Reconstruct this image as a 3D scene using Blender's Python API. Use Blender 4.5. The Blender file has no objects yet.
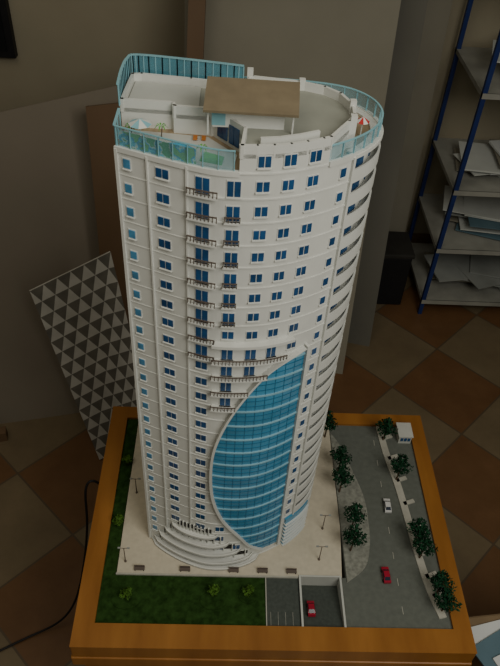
import bpy, math, random
from mathutils import Vector, Matrix
random.seed(4)
T=.45
# ---------------- camera ----------------
d=Vector((-53,-730,-687)).normalized(); Zc=-d
Yc=Vector((-5,648,-687)); Yc=(Yc-Zc*Yc.dot(Zc)).normalized(); Xc=Yc.cross(Zc)
M=Matrix((Xc,Yc,Zc))
cam=bpy.data.cameras.new('camera'); co=bpy.data.objects.new('camera',cam); bpy.context.collection.objects.link(co)
cam.sensor_fit='VERTICAL'; cam.sensor_height=36; cam.lens=687*36/666; cam.clip_start=.02
co.matrix_world=Matrix.Translation((0,0,1.45))@M.to_4x4()
bpy.context.scene.camera=co

# ---------------- materials ----------------
def mat(name,col,rough=.6,var=.12,scale=30,metal=0,alpha=1,bump=0,spec=.3):
    m=bpy.data.materials.new(name); m.use_nodes=True
    nt=m.node_tree; b=nt.nodes['Principled BSDF']
    tc=nt.nodes.new('ShaderNodeTexCoord'); n=nt.nodes.new('ShaderNodeTexNoise')
    n.inputs['Scale'].default_value=scale; n.inputs['Detail'].default_value=5
    nt.links.new(tc.outputs['Object'],n.inputs['Vector'])
    r=nt.nodes.new('ShaderNodeValToRGB')
    r.color_ramp.elements[0].position=.3; r.color_ramp.elements[1].position=.7
    r.color_ramp.elements[0].color=[c*(1-var) for c in col]+[1]
    r.color_ramp.elements[1].color=[min(1,c*(1+var)) for c in col]+[1]
    nt.links.new(n.outputs['Fac'],r.inputs['Fac']); nt.links.new(r.outputs['Color'],b.inputs['Base Color'])
    b.inputs['Roughness'].default_value=rough; b.inputs['Metallic'].default_value=metal
    b.inputs['Specular IOR Level'].default_value=spec
    b.inputs['Alpha'].default_value=alpha
    if bump:
        bm=nt.nodes.new('ShaderNodeBump'); bm.inputs['Strength'].default_value=bump; bm.inputs['Distance'].default_value=.004
        nt.links.new(n.outputs['Fac'],bm.inputs['Height']); nt.links.new(bm.outputs['Normal'],b.inputs['Normal'])
    return m
def wood(name,c1,c2,sx=4,sy=60,rough=.4):
    m=mat(name,c1,rough); nt=m.node_tree
    n=[x for x in nt.nodes if x.type=='TEX_NOISE'][0]; tc=[x for x in nt.nodes if x.type=='TEX_COORD'][0]
    mp=nt.nodes.new('ShaderNodeMapping'); mp.inputs['Scale'].default_value=(sx,sy,sy)
    nt.links.new(tc.outputs['Object'],mp.inputs['Vector']); nt.links.new(mp.outputs['Vector'],n.inputs['Vector'])
    n.inputs['Scale'].default_value=1
    r=[x for x in nt.nodes if x.type=='VALTORGB'][0]
    r.color_ramp.elements[0].color=(*c2,1); r.color_ramp.elements[1].color=(*c1,1)
    return m
WHITE=mat('white_plastic',(.65,.66,.63),.55,.04,40)
WHITE2=mat('offwhite_card',(.48,.49,.46),.6,.06,30)
BLUEW=mat('window_blue',(.014,.07,.19),.2,.3,60,spec=.6)
BLUEL=mat('window_pale_blue',(.07,.24,.42),.2,.3,60,spec=.6)
SAIL=mat('curtain_wall_blue',(.06,.26,.43),.22,.18,25,spec=.6)
SAILL=mat('curtain_wall_line',(.27,.50,.60),.4,.1,20)
SAILD=mat('curtain_wall_dark_line',(.03,.14,.26),.4,.1,20)
TEAL=mat('teal_glass',(.26,.54,.64),.12,.15,30,alpha=.22,spec=.6)
TEALB=mat('teal_glass_strip',(.11,.36,.47),.12,.2,30,alpha=.55,spec=.6)
TEALS=mat('teal_rail',(.24,.47,.54),.4,.1,30)
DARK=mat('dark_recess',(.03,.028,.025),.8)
RAILB=mat('brown_railing',(.12,.095,.08),.6)
ROOFG=mat('grey_roof',(.30,.31,.27),.8,.06,40)
DECK=wood('deck_boards',(.36,.28,.18),(.24,.18,.11),200,10,.7)
PANEL=mat('beige_roof_panel',(.21,.17,.11),.6,.1,60)
POOL=mat('pool_blue',(.02,.30,.50),.15,.4,60)
GREEN=mat('bright_green',(.10,.34,.06),.8,.3,80)
GRASS=mat('grass',(.020,.048,.011),.95,.4,110,bump=.6,spec=.05)
ROAD=mat('asphalt',(.115,.125,.11),.85,.10,120)
PARK=mat('dark_asphalt',(.06,.07,.062),.85,.15,200)
PLAZA=mat('plaza_paving',(.54,.49,.39),.7,.06,120)
PAVE=mat('grey_paving',(.22,.225,.195),.8,.3,160)
CONC=mat('concrete_kerb',(.40,.39,.34),.8,.1,80)
WOODF=wood('varnished_wood',(.34,.145,.030),(.22,.085,.016),25,5,.35)
RED=mat('car_red',(.33,.012,.035),.25); CARW=mat('car_white',(.6,.6,.6),.3); TYRE=mat('tyre',(.015,.015,.015),.8); GLS=mat('car_glass',(.02,.03,.05),.1)
LEAF=mat('leaf_dark',(.010,.048,.022),.8,.5,90,spec=.1); LEAF2=mat('leaf_light',(.06,.13,.02),.8,.5,90,spec=.1); BARK=mat('bark',(.09,.06,.035),.9,.3,90)
LINE=mat('road_marking',(.55,.55,.5),.8)
PAPER=mat('paper_white',(.52,.54,.52),.8,.1,9); PAPER2=mat('paper_grey',(.26,.275,.265),.8,.2,9); PAPERB=mat('paper_blue',(.10,.17,.21),.7,.2,9)
PAPERW=mat('paper_bright',(.6,.62,.62),.8,.05,9)
BLUEM=mat('blue_steel',(.015,.032,.14),.45,.15,20)
SHELFM=mat('shelf_board',(.30,.30,.27),.6,.2,12)
BOARD1=mat('taupe_board',(.200,.172,.135),.7,.06,5); BOARD2=mat('grey_board',(.235,.22,.175),.7,.08,5); BOARD3=mat('dark_board',(.13,.125,.105),.7,.08,5)
BROWN=wood('brown_plywood',(.15,.092,.052),(.115,.07,.036),8,3,.6)
WALLM=mat('wall_plaster',(.33,.295,.215),.9,.05,6)
BLACK=mat('black_plastic',(.012,.012,.014),.5)
LOUNGE=mat('lounger',(.45,.16,.03))
MURAL=mat('beach_mural',(.1,.3,.4),.5,.1,95)
_r=[x for x in MURAL.node_tree.nodes if x.type=='VALTORGB'][0].color_ramp
_r.interpolation='CONSTANT'
_r.elements[0].position=0; _r.elements[0].color=(.12,.36,.05,1)
_r.elements[1].position=.44; _r.elements[1].color=(.015,.20,.42,1)
for pz,cc in((.485,(.10,.45,.60,1)),(.525,(.55,.60,.55,1)),(.56,(.06,.28,.05,1))):
    e=_r.elements.new(pz); e.color=cc

# ---------------- mesh builder ----------------
class MB:
    def __init__(s): s.v=[];s.f=[];s.m=[];s.mats=[]
    def mi(s,m):
        if m not in s.mats: s.mats.append(m)
        return s.mats.index(m)
    def add(s,vs,fs,m):
        o=len(s.v); s.v+= [tuple(v) for v in vs]; k=s.mi(m)
        for f in fs: s.f.append([i+o for i in f]); s.m.append(k)
    def box(s,x0,x1,y0,y1,z0,z1,m,rot=0,piv=None,tx=0,ty=0):
        vs=[Vector(p) for p in ((x0,y0,z0),(x1,y0,z0),(x1,y1,z0),(x0,y1,z0),(x0,y0,z1),(x1,y0,z1),(x1,y1,z1),(x0,y1,z1))]
        if rot:
            c=Vector(piv) if piv else Vector(((x0+x1)/2,(y0+y1)/2,0)); R=Matrix.Rotation(rot,3,'Z')
            vs=[R@(v-c)+c for v in vs]
        if tx or ty:
            cx,cy=(x0+x1)/2,(y0+y1)/2
            vs=[v+Vector((0,0,abs(tx)*(x1-x0)/2+abs(ty)*(y1-y0)/2+tx*(v.x-cx)+ty*(v.y-cy))) for v in vs]
        s.hexa(vs,m)
    def hexa(s,vs,m): s.add(vs,[(0,3,2,1),(4,5,6,7),(0,1,5,4),(1,2,6,5),(2,3,7,6),(3,0,4,7)],m)
    def prism(s,poly,z0,z1,m,top=None):
        n=len(poly)
        vs=[(p[0],p[1],z0) for p in poly]+[(p[0],p[1],z1) for p in poly]
        s.add(vs,[tuple(range(n-1,-1,-1))]+[(i,(i+1)%n,n+(i+1)%n,n+i) for i in range(n)],m)
        s.add(vs[n:],[tuple(range(n))],top or m)
    def sheet(s,a,b,c,e,th,m):
        a,b,c,e=map(Vector,(a,b,c,e)); n=(b-a).cross(e-a).normalized()*th
        s.hexa([a,b,c,e,a+n,b+n,c+n,e+n],m)
    def cyl(s,p0,p1,r0,r1,m,n=10):
        p0=Vector(p0);p1=Vector(p1);ax=(p1-p0).normalized()
        u=ax.orthogonal().normalized();w=ax.cross(u)
        vs=[]
        for p,r in((p0,r0),(p1,r1)):
            for i in range(n):
                a=2*math.pi*i/n; vs.append(p+u*math.cos(a)*r+w*math.sin(a)*r)
        s.add(vs,[(i,(i+1)%n,n+(i+1)%n,n+i) for i in range(n)]+[tuple(range(n-1,-1,-1)),tuple(range(n,2*n))],m)
    def obj(s,name,parent=None,smooth=False,bevel=0):
        me=bpy.data.meshes.new(name); me.from_pydata(s.v,[],s.f)
        for m in s.mats: me.materials.append(m)
        for p,k in zip(me.polygons,s.m): p.material_index=k; p.use_smooth=smooth
        me.update()
        o=bpy.data.objects.new(name,me); bpy.context.collection.objects.link(o)
        if parent: o.parent=parent
        if bevel:
            b=o.modifiers.new('bevel','BEVEL'); b.width=bevel; b.segments=2; b.limit_method='ANGLE'
        return o
def empty(name,loc=(0,0,0)):
    o=bpy.data.objects.new(name,None); bpy.context.collection.objects.link(o); o.empty_display_size=.05; o.location=loc; return o

# ---------------- tower plan curve ----------------
ctrl=[(-.105,.578),(-.07,.563),(-.037,.550),(.0,.541),(.05,.546),(.10,.569),(.135,.60),(.150,.635),(.143,.67),(.115,.695),(.06,.705),(.0,.705),(-.06,.702),(-.105,.695)]
def catm(pts,k=10):
    P=[pts[0]]+pts+[pts[-1]]; out=[]
    for i in range(1,len(P)-2):
        a,b,c,e=[Vector(q) for q in P[i-1:i+3]]
        for j in range(k):
            t=j/k; out.append(.5*((2*b)+(c-a)*t+(2*a-5*b+4*c-e)*t*t+(3*b-a-3*c+e)*t**3))
    out.append(Vector(pts[-1])); return out
PL=catm(ctrl)
S=[0]
for i in range(1,len(PL)): S.append(S[-1]+(PL[i]-PL[i-1]).length)
STOT=S[-1]
TN=[]
for i in range(len(PL)):
    t=(PL[min(i+1,len(PL)-1)]-PL[max(i-1,0)]).normalized(); TN.append(Vector((t.y,-t.x)))
def PN(s):
    s=max(0,min(STOT,s))
    lo=0
    for i in range(len(S)-1):
        if S[i+1]>=s: lo=i;break
    t=(s-S[lo])/(S[lo+1]-S[lo])
    return PL[lo].lerp(PL[lo+1],t), TN[lo].lerp(TN[lo+1],t).normalized()
def sx(x):
    for i in range(len(PL)-1):
        if PL[i].x<=x<=PL[i+1].x: return S[i]+(S[i+1]-S[i])*(x-PL[i].x)/(PL[i+1].x-PL[i].x)
    return 0
def off(s,o): p,n=PN(s); return p+n*o
def rib(mb,s0,s1,o0,o1,z0,z1,m,step=.006):
    n=max(1,math.ceil((s1-s0)/step)); vs=[];fs=[]
    for i in range(n+1):
        s=s0+(s1-s0)*i/n; a=off(s,o0); b=off(s,o1)
        vs+=[(a.x,a.y,T+z0),(b.x,b.y,T+z0),(b.x,b.y,T+z1),(a.x,a.y,T+z1)]
    for i in range(n):
        k=4*i
        for j in range(4): fs.append((k+j,k+4+j,k+4+(j+1)%4,k+(j+1)%4))
    fs+=[(0,1,2,3),(4*n+3,4*n+2,4*n+1,4*n)]
    fs=[tuple(reversed(f)) for f in fs]
    mb.add(vs,fs,m)
def railing(mb,s0,s1,o,z,h,m,pitch=.0036):
    rib(mb,s0,s1,o-.001,o+.0002,z+h-.0011,z+h,m)
    n=max(2,int((s1-s0)/pitch))
    for i in range(n+1):
        s=s0+(s1-s0-.0008)*i/n; rib(mb,s,s+.0008,o-.0008,o,z,z+h,m)
HT=.685; NF=26; PF=HT/NF
sR=sx(.118); sEND=sx(.135)+.19
sEND=min(STOT-.06,sEND)
tower=empty('architectural_tower_model')
# body
b=MB()
poly=[]
N=160
for i in range(N+1):
    s=STOT*i/N; poly.append(off(s,-.007 if sR<s<sEND else 0))
b.prism(poly,T+.0015,T+HT,WHITE,DECK)
b.obj('body',tower)
# sail boundary
sailL=[(.021,.073),(.045,.052),(.074,.037),(.13,.008),(.192,-.0055),(.273,-.0055),(.335,.007),(.39,.029),(.431,.056),(.452,.0935)]
pts=catm([(x,z) for z,x in sailL],8)
sailz=[(p.y,p.x) for p in pts]
def xls(z):
    for (a,xa),(c,xb) in zip(sailz,sailz[1:]):
        if a<=z<=c and c>a: return xa+(xb-xa)*(z-a)/(c-a)
    return .0935 if z>.2 else .073
XR=.0945
g=MB()
rows=110; nc=14; z0,z1=.021,.4515; vs=[];fs=[]
for i in range(rows+1):
    z=z0+(z1-z0)*i/rows; a=sx(xls(z)); e=sx(XR)
    for j in range(nc+1):
        s=a+(e-a)*j/nc; bulge=.003+.0035*math.sin(math.pi*j/nc)*math.sin(math.pi*i/rows)
        p=off(s,bulge); vs.append((p.x,p.y,T+z))
for i in range(rows):
    for j in range(nc):
        k=i*(nc+1)+j; fs.append((k,k+1,k+nc+2,k+nc+1))
g.add(vs,fs,SAIL)
for k in range(1,52):
    z=z0+k*PF/3
    if z>.447: break
    a=sx(xls(z)); e=sx(XR); n=12; vs=[];fs=[]
    big=(k%3==0); h=.0010 if big else .0004
    for j in range(n+1):
        s=a+(e-a)*j/n; i=(z-z0)/(z1-z0); bu=.003+.0035*math.sin(math.pi*j/n)*math.sin(math.pi*i)+(.0016 if big else .0006)
        q=off(s,0);p=off(s,bu); vs+=[(q.x,q.y,T+z-h),(p.x,p.y,T+z-h),(p.x,p.y,T+z+h),(q.x,q.y,T+z+h)]
    for j in range(n):
        for c in range(4): fs.append((4*j+c,4*j+(c+1)%4,4*j+4+(c+1)%4,4*j+4+c))
    g.add(vs,fs,SAILL if big else SAILD)
for xx in [ .01+.0105*i for i in range(8)]:
    zz=[z0+(z1-z0)*i/60 for i in range(61) if xls(z0+(z1-z0)*i/60)<xx-.001]
    if len(zz)<3: continue
    s=sx(xx)
    for za,zb in zip(zz,zz[1:]):
        i=((za+zb)/2-z0)/(z1-z0); e=sx(XR); a=sx(xls((za+zb)/2)); j=(s-a)/(e-a)
        bu=.003+.0035*math.sin(math.pi*j)*math.sin(math.pi*i)+.0005
        rib(g,s-.00025,s+.00025,0,bu,za,zb,SAILD)
g.obj('glass_sail',tower)
r=MB()
for (za,xa),(zb,xb) in zip(sailz,sailz[1:]):
    if zb-za<1e-5: continue
    vs=[]
    for z,x in((za,xa),(zb,xb)):
        s=sx(x)
        for so,oo in((-.0025,0),(-.0025,.0075),(.0005,.0075),(.0005,0)):
            p=off(s+so,oo); vs.append((p.x,p.y,T+z))
    r.add(vs,[(j,(j+1)%4,4+(j+1)%4,4+j) for j in range(4)],WHITE)
rib(r,sx(XR),sx(XR)+.003,0,.007,.015,.455,WHITE)
for x in (-.074,-.037):
    rib(r,sx(x)-.0008,sx(x)+.0008,0,.0022,0.002,HT,WHITE)
rib(r,0,.003,0,.002,0.002,HT,WHITE)
rib(r,sR-.003,sR,-.009,.003,0.002,HT,WHITE)
for k in range(NF+1):
    z=k*PF
    a=sx(xls(z)) if .021<z<.4515 else None
    if a is None: rib(r,sx(-.037),sR,0,.0010,z-.0008+.001*(k==0),z+.0008+.002*(k==0),WHITE)
    else:
        rib(r,sx(-.037),a-.002,0,.0010,z-.0008,z+.0008,WHITE); rib(r,sx(XR),sR,0,.0010,z-.0008,z+.0008,WHITE)
    if k: 
        rib(r,0,sx(-.037),0,.0005,z-.0006,z+.0006,WHITE)
        rib(r,sR,sEND,-.010,.003,z-.0018,z+.0018,WHITE)
    if k<NF: rib(r,sR,sEND,.001,.003,max(.002,z+.0018),z+.0125,WHITE)
r.obj('facade_trim',tower)
# windows
w=MB()
def win(x,k,wd,z0=.0085,h=.0105,panes=2,m=BLUEW):
    z=k*PF+z0; s=sx(x)
    rib(w,s-wd/2-.001,s+wd/2+.001,0,.0006,z-.001,z+h+.001,WHITE)
    g_=.0011 if panes>1 else 0; pw=(wd-g_*(panes-1))/panes
    for i in range(panes):
        a=s-wd/2+i*(pw+g_); rib(w,a,a+pw,0,.0012,z,z+h,m)
    rib(w,s-wd/2-.001,s+wd/2+.001,0,.0022,z-.002,z-.001,WHITE)
for k in range(1,NF):
    zc=k*PF+.014
    insail=lambda x:(.01<zc<.462 and x>xls(min(max(zc,.022),.451))-.010 and x<.1) if zc<.4515 else (zc<.46 and x>.08 and x<.1)
    win(-.094,k,.007,panes=1,h=.009,m=BLUEL)
    win(-.060,k,.0125,h=.0090)
    for x,wd in((-.0225,.013),(.006,.012),(.032,.0115),(.055,.0105),(.078,.0105)):
        if not insail(x):
            bal = (x<0 and k>=17) or (abs(x-.006)<.001 and k>=19) or (14<=k<=17 and -.01<x<.06)
            win(x,k,wd,z0=.003 if bal else .0085,h=.0155 if bal else .0098)
    win(.108,k,.0065,panes=1,h=.009)
for x in (.032,.055,.078): win(x,NF,.011,z0=.007)
nb=7
for k in range(NF):
    for i in range(nb):
        s=sR+.014+i*.032
        if s+.016>sEND: break
        rib(w,s,s+.014,-.0075,-.0060,k*PF+.006,k*PF+.021,BLUEW)
w.obj('windows',tower)
# balconies
bl=MB()
def balc(x0,x1,k,o=.008,rail=RAILB):
    z=k*PF; rib(bl,sx(x0),sx(x1),0,o,z,z+.002,WHITE); railing(bl,sx(x0),sx(x1),o,z+.002,.0065,rail)
for k in range(17,NF): balc(-.036,-.008,k,.006)
for k in range(19,NF-1): balc(-.002,.013,k,.004)
for k in range(14,18):
    z=k*PF; xe=min(.062,xls(min(z+.01,.451))-.006)
    if z>.44: xe=.07
    balc(-.010,xe,k,.010)
rib(bl,sx(-.010),sx(.078),0,.008,18*PF-.002,18*PF+.002,WHITE)
def curvedslab(xa,xb,o,z,par=.006):
    sa,sb_=sx(xa),sx(xb); n=18
    inner=[];outer=[];inn2=[]
    for i in range(n+1):
        t=i/n; s=sa+(sb_-sa)*t; q=o*math.sin(math.pi*t)**.45 if 0<t<1 else 0
        p0=off(s,-.001); p1=off(s,q+.001); p2=off(s,max(0,q-.001)); inner.append(p0); outer.append(p1); inn2.append(p2)
    for i in range(n):
        a,b_,c,e=inner[i],outer[i],outer[i+1],inner[i+1]
        bl.hexa([Vector((*v,T+z)) for v in(b_,c,e,a)]+[Vector((*v,T+z+.0018)) for v in(b_,c,e,a)],WHITE)
        a,e=inn2[i],inn2[i+1]
        bl.hexa([Vector((*v,T+z)) for v in(b_,c,e,a)]+[Vector((*v,T+z+.0018+par)) for v in(b_,c,e,a)],WHITE)
for k,(xa,xb,o) in enumerate([(-.096,.060,.015),(-.088,.040,.014),(-.078,.022,.012),(-.066,.004,.010)]):
    z=.010+k*.0205
    curvedslab(xa,xb,o,z,.004)
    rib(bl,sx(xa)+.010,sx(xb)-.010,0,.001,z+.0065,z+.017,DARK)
    for i in range(9):
        s=sx(xa)+.014+(sx(xb)-sx(xa)-.028)*i/8; rib(bl,s-.0008,s+.0008,0,.003,z,z+.0205,WHITE)
curvedslab(-.100,.070,.018,.0015,.002)
rib(bl,sx(.105),sx(.140),.0,.004,0.002,.075,SAIL)
for i in range(7): rib(bl,sx(.104),sx(.1405),0,.007,.01*i+.0015,.01*i+.0030,WHITE)
bl.obj('balconies',tower)
# roof
rf=MB()
zt=HT
rib(rf,0.001,sx(.006),-.0015,-.0008,zt,zt+.021,TEAL)
rib(rf,0.001,sx(.006),-.0018,0,zt+.021,zt+.0218,TEALS)
rib(rf,sx(.092),STOT-.03,-.0015,-.0008,zt+.002,zt+.018,TEAL)
rib(rf,sx(.092),STOT-.03,-.002,.002,zt-.002,zt+.003,WHITE)
rib(rf,sx(.092),STOT-.03,-.0018,0,zt+.018,zt+.0190,TEALS)
rib(rf,.004,sx(-.030),-.0035,-.0028,zt+.001,zt+.0165,MURAL)
for i in range(9):
    s=.002+i*(sx(.006)-.003)/8; rib(rf,s,s+.0005,-.0018,0,zt,zt+.021,TEALS)
s=sx(.092)
while s<STOT-.04: rib(rf,s,s+.0006,-.0018,0,zt,zt+.018,TEALS); s+=.015
rib(rf,0,sx(.01),-.003,.0015,zt-.003,zt+.002,WHITE)
def side_glass(p,q,z0,z1,m=TEALB):
    p=Vector(p);q=Vector(q);t=(q-p).normalized();n=Vector((-t.y,t.x))*.0008
    rf.hexa([Vector(v) for v in [(*p,z0),(*q,z0),(*(q+n),z0),(*(p+n),z0),(*p,z1),(*q,z1),(*(q+n),z1),(*(p+n),z1)]],m)
    L_=(q-p).length;k=max(2,int(L_/.013))
    for i in range(k+1):
        c=p.lerp(q,i/k); rf.box(c.x-.0005,c.x+.0005,c.y-.0005,c.y+.0005,z0,z1,TEALS)
    rf.hexa([Vector(v) for v in [(*(p-n),z1),(*(q-n),z1),(*(q+2*n),z1),(*(p+2*n),z1),(*(p-n),z1+.0012),(*(q-n),z1+.0012),(*(q+2*n),z1+.0012),(*(p+2*n),z1+.0012)]],TEALS)
side_glass((-.1035,.579),(-.1035,.612),T+zt,T+zt+.021,TEAL)
cr=[tuple(off(sx(x),0)) for x in (.010,.025,.04,.055,.07,.085,.092)]+[(.112,.597),(.119,.612),(.120,.633),(.110,.658),(.095,.672),(.07,.682),(.02,.689),(.012,.668),(-.04,.676),(-.09,.682),(-.1,.680),(-.1035,.62),(-.055,.618),(-.053,.611),(-.016,.609),(.013,.575)]
zr=T+.7125
rf.prism(cr,T+zt-.001,T+.704,WHITE,ROOFG)
n=len(cr)
for i in range(n):
    p=Vector(cr[i]);q=Vector(cr[(i+1)%n])
    t=(q-p).normalized(); nn=Vector((-t.y,t.x))*.0030
    e=t*.0008
    vs=[(*(p-e),T+.700),(*(q+e),T+.700),(*(q+e+nn),T+.700),(*(p-e+nn),T+.700)]
    vs+=[(v[0],v[1],zr) for v in vs]
    rf.hexa([Vector(v) for v in vs],WHITE)
rf.prism([(-.099,.624),(-.058,.622),(-.03,.622),(-.03,.671),(-.096,.678)],T+.704,T+.7052,WHITE2)
ins=[tuple(off(sx(x),-.016)) for x in (.03,.05,.07,.09)]
for p,q in zip(ins,ins[1:]):
    p=Vector(p);q=Vector(q);t=(q-p).normalized();nn=Vector((-t.y,t.x))*.003
    vs=[(*p,T+.70),(*q,T+.70),(*(q+nn),T+.70),(*(p+nn),T+.70)]; vs+=[(v[0],v[1],T+.711) for v in vs]
    rf.hexa([Vector(v) for v in vs],WHITE)
for x,y,h in((.115,.60,.717),(.118,.632,.717),(.072,.680,.715),(.019,.687,.720),(-.015,.611,.716)):
    rf.box(x-.003,x+.003,y-.003,y+.003,T+zt,T+h,WHITE)
gp=catm([(-.1035,.615),(-.1045,.65),(-.102,.678),(-.093,.686),(-.04,.680),(.012,.671)],4)
for a,c in zip(gp,gp[1:]): side_glass(a,c,T+.708,T+.728)
# penthouse
rf.box(-.016,.050,.590,.620,T+.704,T+.724,WHITE)
rf.box(-.0165,-.004,.5893,.621,T+.706,T+.721,TEALS)
rf.sheet((-.024,.576,T+.724),(.061,.574,T+.724),(.064,.624,T+.733),(-.022,.627,T+.733),.0025,PANEL)
for x,y in((-.02,.583),(.057,.582),(-.018,.622),(.058,.620)): rf.cyl((x,y,T+.70),(x,y,T+.727),.0009,.0009,WHITE,6)
p=Vector((-.012,.6045));q=Vector((.011,.578))
t=(q-p);nn=Vector((-t.y,t.x)).normalized()*-.0012
for i in range(2):
    for j in range(2):
        a=p+t*(.06+.48*i+.21*j)*1.0; c=p+t*(.25+.48*i+.21*j)
        vs=[(*a,T+.689),(*c,T+.689),(*(c+nn),T+.689),(*(a+nn),T+.689)]; vs+=[(v[0],v[1],T+.707) for v in vs]
        rf.hexa([Vector(v) for v in vs],BLUEW)
# pool terrace
rf.prism([(-.100,.582),(-.04,.556),(.004,.546),(.008,.572),(-.02,.604),(-.055,.608),(-.10,.612)],T+zt,T+zt+.001,WHITE2)
rf.prism([(-.076,.574),(-.052,.563),(-.033,.560),(-.030,.578),(-.045,.590),(-.06,.587),(-.076,.592)],T+zt+.001,T+zt+.002,POOL)
rf.prism([(-.0995,.584),(-.078,.5745),(-.078,.590),(-.085,.60),(-.099,.604)],T+zt+.001,T+zt+.0022,GREEN)
rf.prism([(-.026,.558),(-.006,.552),(-.004,.566),(-.022,.574)],T+zt+.001,T+zt+.0022,GREEN)
for i in range(2):
    x=-.034+i*.008;y=.603
    rf.box(x,x+.004,y-.008,y,T+zt+.002,T+zt+.0032,LOUNGE)
def parasol(x,y,z,m1,m2,r=.010):
    rf.cyl((x,y,z),(x,y,z+.018),.0006,.0006,WHITE,6)
    for i in range(8):
        a=2*math.pi*i/8;c=2*math.pi*(i+1)/8
        rf.add([(x,y,z+.0205),(x+r*math.cos(a),y+r*math.sin(a),z+.0155),(x+r*math.cos(c),y+r*math.sin(c),z+.0155)],[(0,1,2)],m1 if i%2 else m2)
parasol(-.083,.596,T+zt,TEALS,WHITE,.011)
parasol(.128,.622,T+zt,mat('parasol_red',(.5,.03,.03)),WHITE,.007)
for px,py in((-.064,.600),(-.024,.563),(-.092,.598)):
    rf.cyl((px,py,T+zt),(px+.001,py,T+zt+.012),.0006,.0004,BARK,6)
    for i in range(7):
        a=i*.9; ux,uy=math.cos(a),math.sin(a); z=T+zt+.012
        rf.add([(px,py,z),(px+ux*.004-uy*.001,py+uy*.004+ux*.001,z+.0015),(px+ux*.007,py+uy*.007,z-.002),(px+ux*.004+uy*.001,py+uy*.004-ux*.001,z+.0015)],[(0,1,2,3)],GREEN)
rf.obj('roof',tower)

# ---------------- display table ----------------
tb=MB()
xo0,xo1,yo0,yo1=-.200,.383,.402,.846; xi0,xi1,yi0,yi1=-.170,.356,.437,.820
zt0=T+.004
for q in ([(xo0,yo0),(xo1,yo0),(xi1,yi0),(xi0,yi0)],[(xo1,yo0),(xo1,yo1),(xi1,yi1),(xi1,yi0)],[(xo1,yo1),(xo0,yo1),(xi0,yi1),(xi1,yi1)],[(xo0,yo1),(xo0,yo0),(xi0,yi0),(xi0,yi1)]):
    tb.prism(q,T-.03,zt0,WOODF)
tb.box(xo0-.002,xo1+.002,yo0-.002,yo1+.002,T-.055,T-.03,WOODF)
tb.box(xo0+.01,xo1-.01,yo0+.01,yo1-.01,T-.12,T-.055,WOODF)
for x in (xo0+.015,xo1-.055):
    for y in (yo0+.015,yo1-.055): tb.box(x,x+.04,y,y+.04,0,T-.055,WOODF)
tb.obj('display_table',bevel=.002)

# ---------------- site base ----------------
site=empty('site_model_base')
sb=MB()
zb=T-.029
def P2(poly,h,m,top=None): sb.prism(poly,zb,T+h,m,top)
P2([(xi0,yi0),(.079,yi0),(.079,.515),(-.150,.515),(-.150,yi1),(xi0,yi1)],-.001,GRASS)
P2([(.080,yi0),(.130,yi0),(.130,.514),(.080,.514)],-.001,PARK)
P2([(.198,yi0),(xi1,yi0),(xi1,yi1),(.205,yi1),(.205,.516),(.198,.516)],-.001,ROAD)
P2([(-.149,.5155),(.1985,.5155),(.2045,.60),(.2045,yi1),(-.149,yi1)],.001,CONC,PLAZA)
sb.hexa([Vector(v) for v in((.134,yi0,zb),(.194,yi0,zb),(.194,.515,zb),(.134,.515,zb),(.134,yi0,T-.004),(.194,yi0,T-.004),(.194,.515,T-.024),(.134,.515,T-.024))],PARK)
sb.box(.131,.134,yi0,.517,zb,T+.004,WHITE2); sb.box(.194,.197,yi0,.517,zb,T+.004,WHITE2); sb.box(.134,.194,.5145,.517,zb,T+.004,WHITE2)
sb.box(.079,.0805,yi0,.515,zb,T+.001,CONC); sb.box(-.15,.13,.5135,.516,zb,T+.002,CONC)
for i in range(4): sb.box(.086+.011*i,.0864+.011*i,.44,.46,T-.001,T-.0005,CONC)
ps=catm([(.206,.80),(.222,.77),(.240,.71),(.252,.66),(.253,.61),(.250,.573),(.238,.535),(.206,.508)],5)
sb.prism([tuple(p) for p in ps],T-.002,T+.0012,CONC,PAVE)
cl=catm([(.300,.819),(.304,.76),(.3145,.69),(.321,.62),(.327,.55),(.334,.50),(.345,.455)],6)
L=[];R=[]
for i,p in enumerate(cl):
    t=(cl[min(i+1,len(cl)-1)]-cl[max(i-1,0)]).normalized(); nn=Vector((t.y,-t.x))
    L.append(p+nn*.006);R.append(p-nn*.006)
sb.prism([tuple(p) for p in reversed(L)]+[tuple(p) for p in R],T-.002,T+.0015,LINE,CONC)
for i in range(3,len(cl)-4,4):
    p=cl[i]; sb.box(p.x,p.x+.020,p.y-.0035,p.y+.0035,T-.002,T+.0015,CONC,rot=.35)
for i in range(8):
    y=.46+i*.045; sb.box(.2855,.2863,y,y+.012,T-.0015,T-.0006,CONC)
for cx,cy,rr in((-.13,.475,.022),(.0,.475,.02),(.052,.482,.014)):
    ri=[(cx+rr*math.cos(a*math.pi/8),cy+rr*.7*math.sin(a*math.pi/8)) for a in range(16)]
    sb.prism(ri,T-.0012,T+.0004,GRASS)
sb.obj('ground_surfaces',site)

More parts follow.
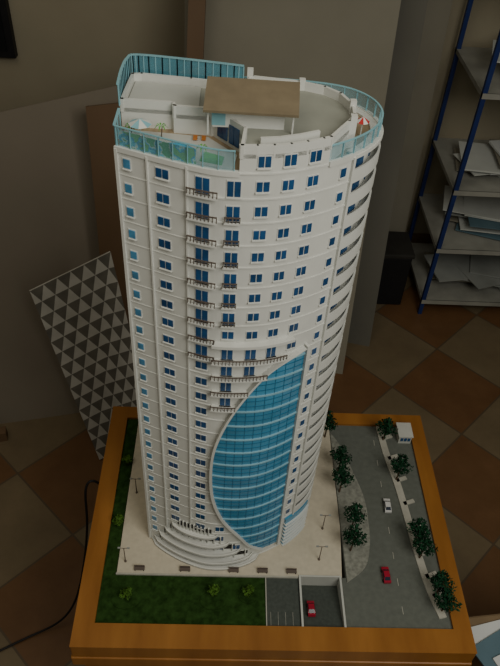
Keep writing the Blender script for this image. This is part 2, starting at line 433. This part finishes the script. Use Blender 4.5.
def bench(x,y):
    m=MB(); z=T+.001
    m.box(x-.008,x+.008,y-.0025,y+.0025,z+.003,z+.004,RAILB); m.box(x-.008,x+.008,y+.0025,y+.0032,z+.004,z+.008,RAILB)
    for dx in(-.007,.006): m.box(x+dx,x+dx+.001,y-.0025,y+.003,z,z+.0035,DARK)
    m.obj('park_bench')
for x in(-.115,-.045,.03,.075,.12): bench(x,.522)
def lamp(x,y,z):
    m=MB(); m.cyl((x,y,z),(x,y,z+.04),.0009,.0006,RAILB,8); m.cyl((x,y,z),(x,y,z+.003),.002,.0015,RAILB,8)
    for s in(-1,1):
        m.cyl((x,y,z+.039),(x+.007*s,y,z+.041),.0005,.0005,RAILB,6); m.box(x+.007*s-.002,x+.007*s+.002,y-.0012,y+.0012,z+.040,z+.0415,PAPER2)
    m.obj('street_lamp')
for x,y in((-.138,.535),(.165,.545),(.175,.60),(-.135,.66)): lamp(x,y,T+.001)

def tree(x,y,z,h,lm,palm=True,r=.018):
    m=MB(); m.cyl((x,y,z),(x+.001,y,z+h*.85),.0016,.001,BARK,8)
    blobs=[(0,0,h*.62,r*.8),(.3*r,-.3*r,h*.8,r*.75),(-.4*r,.2*r,h*.75,r*.7),(0,.2*r,h*.97,r*.55)] if palm else [(0,0,h*.6,r),(.3*r,.2*r,h*.75,r*.7)]
    for bx,by,bz,br in blobs:
        for i in range(120):
            v=Vector((random.gauss(0,1),random.gauss(0,1),random.gauss(0,.8))).normalized()*br*random.uniform(.45,1)
            c=Vector((x+bx,y+by,z+bz))+v
            u=Vector((random.gauss(0,1),random.gauss(0,1),random.gauss(0,1))).normalized(); q=u.cross(v.normalized()+Vector((.01,.02,.03))).normalized()
            s1=random.uniform(.0018,.0036);s2=s1*.55
            m.add([c-u*s1,c+q*s2,c+u*s1,c-q*s2],[(0,1,2,3)],lm)
    m.obj('miniature_tree')
for x,y,h in((.212,.715,.06),(.210,.672,.062),(.222,.600,.062),(.217,.562,.058),(.303,.787,.05),(.3135,.70,.058),(.323,.578,.056),(.327,.552,.05),(.342,.492,.05),(.345,.466,.042),(.195,.79,.06)):
    tree(x,y,T,h,LEAF)
def bush(x,y,h,r):
    tree(x,y,T,h,LEAF2,False,r)
for x,y in((-.130,.478),(-.0,.485),(.052,.485),(-.158,.60),(-.158,.72)): bush(x,y,.020,.009)

def car(x,y,z,rot,m0,name='toy_car'):
    m=MB()
    prof=[(-.013,.0025),(.013,.0025),(.0132,.006),(.008,.0068),(.004,.0105),(-.006,.0108),(-.010,.0072),(-.0132,.0066)]
    w_=.0055
    vs=[Vector((px,-w_*(1 if pz<.008 else .8),pz)) for px,pz in prof]+[Vector((px,w_*(1 if pz<.008 else .8),pz)) for px,pz in prof]
    n=len(prof)
    m.add(vs,[tuple(range(n)),tuple(range(2*n-1,n-1,-1))]+[(i,n+i,n+(i+1)%n,(i+1)%n) for i in range(n)],m0)
    m.add([(.0083,-.0045,.0071),(.0083,.0045,.0071),(.0045,.0038,.0106),(.0045,-.0038,.0106)],[(0,1,2,3)],GLS)
    m.add([(-.0103,-.0045,.0075),(-.0063,-.0038,.0111),(-.0063,.0038,.0111),(-.0103,.0045,.0075)],[(0,1,2,3)],GLS)
    for s in(-1,1): m.add([(-.008,s*.00545,.0073),(.0065,s*.00545,.0073),(.0038,s*.0048,.0102),(-.0058,s*.0048,.0102)],[(0,1,2,3)],GLS)
    for px in(-.008,.008):
        for s in(-1,1): m.cyl((px,s*.0045,.0025),(px,s*.0062,.0025),.0025,.0025,TYRE,12)
    o=m.obj(name); o.location=(x,y,z); o.rotation_euler=(0,0,rot)
    return o
c1=car(.148,.468,T-.0115,math.radians(90),RED); c1.rotation_euler=(0,math.radians(14),math.radians(90))
car(.268,.520,T-.001,math.radians(92),RED)
car(.289,.645,T-.001,math.radians(88),CARW)
k=MB()
k.box(.330,.353,.782,.812,T-.001,T+.018,WHITE2); k.box(.328,.3550,.780,.814,T+.018,T+.020,WHITE2)
for i in range(3): k.box(.333+.0065*i,.338+.0065*i,.7812,.782,T+.006,T+.014,BLUEW)
k.obj('guardhouse')

# ---------------- room ----------------
fm=bpy.data.materials.new('floor_tiles'); fm.use_nodes=True; nt=fm.node_tree; bs=nt.nodes['Principled BSDF']
tc=nt.nodes.new('ShaderNodeTexCoord'); sep=nt.nodes.new('ShaderNodeSeparateXYZ'); nt.links.new(tc.outputs['Object'],sep.inputs[0])
def mth(op,a,b=None):
    n=nt.nodes.new('ShaderNodeMath'); n.operation=op
    for i,v in enumerate((a,b)):
        if v is None: continue
        if isinstance(v,(int,float)): n.inputs[i].default_value=v
        else: nt.links.new(v,n.inputs[i])
    return n.outputs[0]
DG=.33; cx,cy=.66,1.335
u=mth('DIVIDE',mth('ADD',sep.outputs[0],sep.outputs[1]),DG); v=mth('DIVIDE',mth('SUBTRACT',sep.outputs[0],sep.outputs[1]),DG)
u=mth('ADD',u,6.5-(cx+cy)/DG); v=mth('ADD',v,-1.5-(cx-cy)/DG)
par=mth('FLOORED_MODULO',mth('ADD',mth('FLOOR',u),mth('FLOOR',v)),2.0)
fu=mth('ABSOLUTE',mth('SUBTRACT',mth('FRACT',u),.5)); fv=mth('ABSOLUTE',mth('SUBTRACT',mth('FRACT',v),.5))
gr=mth('GREATER_THAN',mth('MAXIMUM',fu,fv),.490)
nz=nt.nodes.new('ShaderNodeTexNoise'); nz.inputs['Scale'].default_value=9; nz.inputs['Detail'].default_value=8; nz.inputs['Roughness'].default_value=.7; nt.links.new(tc.outputs['Object'],nz.inputs['Vector'])
def ramp(c1,c2):
    r=nt.nodes.new('ShaderNodeValToRGB'); r.color_ramp.elements[0].position=.3;r.color_ramp.elements[1].position=.7
    r.color_ramp.elements[0].color=(*c1,1);r.color_ramp.elements[1].color=(*c2,1); nt.links.new(nz.outputs['Fac'],r.inputs['Fac']); return r.outputs['Color']
def mix(f,a,b_):
    n=nt.nodes.new('ShaderNodeMix'); n.data_type='RGBA'; nt.links.new(f,n.inputs[0])
    nt.links.new(a,n.inputs[6])
    if isinstance(b_,tuple): n.inputs[7].default_value=b_
    else: nt.links.new(b_,n.inputs[7])
    return n.outputs[2]
col=mix(par,ramp((.125,.062,.027),(.17,.088,.040)),ramp((.145,.110,.065),(.195,.148,.088)))
col=mix(gr,col,(.10,.072,.045,1)); nt.links.new(col,bs.inputs['Base Color']); bs.inputs['Roughness'].default_value=.38
f=MB(); f.box(-1.6,2.2,-1.2,2.0,-.05,0,fm); f.obj('floor')
f=MB(); f.box(-1.6,2.2,2.0,2.1,-.05,2.6,WALLM); f.obj('wall_back')
f=MB(); f.box(-1.7,-1.6,-1.2,2.1,-.05,2.6,WALLM); f.obj('wall_left')
f=MB(); f.box(2.2,2.3,-1.2,2.1,-.05,2.6,WALLM); f.obj('wall_right')
f=MB(); f.box(-1.6,2.2,1.985,2.0,0,.08,BROWN); f.obj('baseboard_back')

def lean(name,x0,y0,x1,y1,sl,h,m,th=.006,xt0=0,xt1=0):
    b=MB(); b.sheet((x0,y0,0),(x1,y1,0),(x1+xt1,y1+sl*h,h),(x0+xt0,y0+sl*h,h),-th,m); return b.obj(name)
b=MB(); b.sheet((-.70,1.13,0),(-.10,1.27,0),(-.06,1.27+.33,.80),(-.72,1.13+.28,.69),-.008,BOARD1); b.obj('leaning_taupe_board')
lean('leaning_grey_board',-.12,1.46,.355,1.38,.36,1.45,BOARD2,.008,0,.06)
lean('leaning_hardboard_sheet',.20,1.56,.45,1.50,.32,1.35,BOARD3,.008,0,.04)
lean('leaning_pale_sheet',.46,1.885,.60,1.89,.07,1.25,BOARD2,.005,0,-.02)
b=MB(); b.sheet((-.28,1.19,0),(-.15,1.21,0),(-.17,1.45,.78),(-.315,1.43,.765),-.012,BROWN); b.obj('leaning_plywood_offcut')
b=MB(); b.sheet((-.13,1.40,0),(-.09,1.40,0),(-.055,1.85,1.35),(-.095,1.85,1.35),-.03,BROWN); b.obj('wooden_plank')
pm=bpy.data.materials.new('triangle_pattern'); pm.use_nodes=True; nt=pm.node_tree; bs=nt.nodes['Principled BSDF']
tc=nt.nodes.new('ShaderNodeTexCoord'); sep=nt.nodes.new('ShaderNodeSeparateXYZ'); nt.links.new(tc.outputs['UV'],sep.inputs[0])
uu=mth('MULTIPLY',sep.outputs[0],6.0); vv=mth('MULTIPLY',sep.outputs[1],15.0)
sh=mth('ABSOLUTE',mth('SUBTRACT',mth('FRACT',mth('ADD',uu,mth('MULTIPLY',mth('FLOOR',vv),.5))),.5))
tri=mth('LESS_THAN',mth('MULTIPLY',sh,2.0),mth('FRACT',vv))
nz=nt.nodes.new('ShaderNodeTexNoise'); nz.inputs['Scale'].default_value=30; nt.links.new(tc.outputs['Object'],nz.inputs['Vector'])
col=mix(tri,ramp((.46,.45,.41),(.56,.55,.51)),ramp((.12,.115,.10),(.17,.16,.135))); nt.links.new(col,bs.inputs['Base Color']); bs.inputs['Roughness'].default_value=.7
me=bpy.data.meshes.new('patterned_panel')
q=[(-.300,1.05,.004),(-.16,1.12,.004),(-.245,1.19,.555),(-.408,1.115,.50)]
n=(Vector(q[1])-Vector(q[0])).cross(Vector(q[3])-Vector(q[0])).normalized()*-.005
vs=q+[tuple(Vector(a)+n) for a in q]
me.from_pydata(vs,[],[(0,1,2,3),(7,6,5,4),(0,4,5,1),(1,5,6,2),(2,6,7,3),(3,7,4,0)])
uvl=me.uv_layers.new(name='UVMap'); uvm={0:(0,0),1:(1,0),2:(1,1),3:(0,1)}
for p in me.polygons:
    for li in p.loop_indices: uvl.data[li].uv=uvm[me.loops[li].vertex_index%4]
me.materials.append(pm); o=bpy.data.objects.new('patterned_panel',me); bpy.context.collection.objects.link(o)
b=MB(); b.box(-.66,-.545,1.09,1.115,0,.03,BROWN,rot=.25); b.obj('wood_offcut')
b=MB(); b.box(-.95,-.618,1.975,2.0,.64,1.0,BLACK); b.box(-.93,-.638,1.972,1.976,.66,.98,mat('screen',(.01,.012,.015),.15)); b.obj('wall_mounted_screen')
cu=bpy.data.curves.new('power_cable','CURVE'); cu.dimensions='3D'; cu.bevel_depth=.0022
sp=cu.splines.new('NURBS'); pp=[(-.190,.70,T-.07),(-.205,.71,T-.05),(-.228,.712,T-.03),(-.236,.695,T-.06),(-.232,.68,T-.12),(-.25,.66,.2),(-.28,.64,.06),(-.33,.62,.004),(-.39,.60,.004),(-.55,.50,.004)]
sp.points.add(len(pp)-1)
for a,c in zip(sp.points,pp): a.co=(*c,1)
sp.use_endpoint_u=True; cu.materials.append(BLACK); o=bpy.data.objects.new('power_cable',cu); bpy.context.collection.objects.link(o)

# ---------------- shelf ----------------
sf=MB(); X0,X1,Y0,Y1=.63,1.35,1.66,1.97
levels=(.06,.26,.46,.74,1.02)
for x in(X0,X1):
    for y in(Y0,Y1-.02): sf.box(x,x+.012,y,y+.012,0,1.4,BLUEM)
for z in levels:
    sf.box(X0,X1+.012,Y0,Y1,z-.012,z,SHELFM); sf.box(X0,X1+.012,Y0-.002,Y0+.002,z-.014,z,SHELFM)
sf.obj('metal_shelf_unit')
random.seed(23)
for z in levels:
    p=MB(); zz=z+.001
    for i in range(11):
        w_=random.uniform(.16,.30); dd=random.uniform(.12,.17); x=X0+.03+random.uniform(0,.26)+w_/2; y=Y0+.115+random.uniform(-.02,.05)
        th=random.uniform(.002,.006); tx=random.uniform(-.03,.03); ty=random.uniform(-.02,.04)
        p.box(x-w_/2,x+w_/2,y-dd/2,y+dd/2,zz,zz+th,random.choice([PAPER,PAPER,PAPERW,PAPER2,PAPERB,BOARD2]),rot=random.uniform(-.4,.4),tx=tx,ty=ty); zz+=th+.002
    p.obj('paper_stack')
b=MB()
b.box(.47,.58,1.70,1.82,0,.19,BLACK); b.box(.465,.585,1.695,1.825,.19,.205,DARK); b.obj('storage_crate',bevel=.004)
b=MB(); b.box(.435,.75,.16,.52,0,.36,mat('cardboard',(.2,.14,.08)),rot=.12); b.obj('cardboard_box',bevel=.004)
b=MB(); b.box(.44,.70,.24,.515,.361,.364,PAPERW,rot=.25); b.box(.455,.62,.26,.50,.3645,.3675,PAPERB,rot=.5); b.box(.465,.7,.3,.485,.368,.371,PAPERW,rot=.42); b.obj('paper_sheets')

# ---------------- light ----------------
def area(name,loc,tgt,e,size,col):
    l=bpy.data.lights.new(name,'AREA'); l.energy=e; l.size=size; l.color=col
    o=bpy.data.objects.new(name,l); bpy.context.collection.objects.link(o); o.location=loc
    o.rotation_euler=(Vector(tgt)-Vector(loc)).to_track_quat('-Z','Y').to_euler()
area('window_light',(.62,-.30,1.85),(.05,.62,.75),13.0,.8,(1,.96,.85))
area('room_light',(-.6,.2,2.6),(0,1,0),6,1.2,(1,.90,.72))
w_=bpy.data.worlds.new('world'); bpy.context.scene.world=w_; w_.use_nodes=True
w_.node_tree.nodes['Background'].inputs[0].default_value=(1,1,.84,1); w_.node_tree.nodes['Background'].inputs[1].default_value=.11
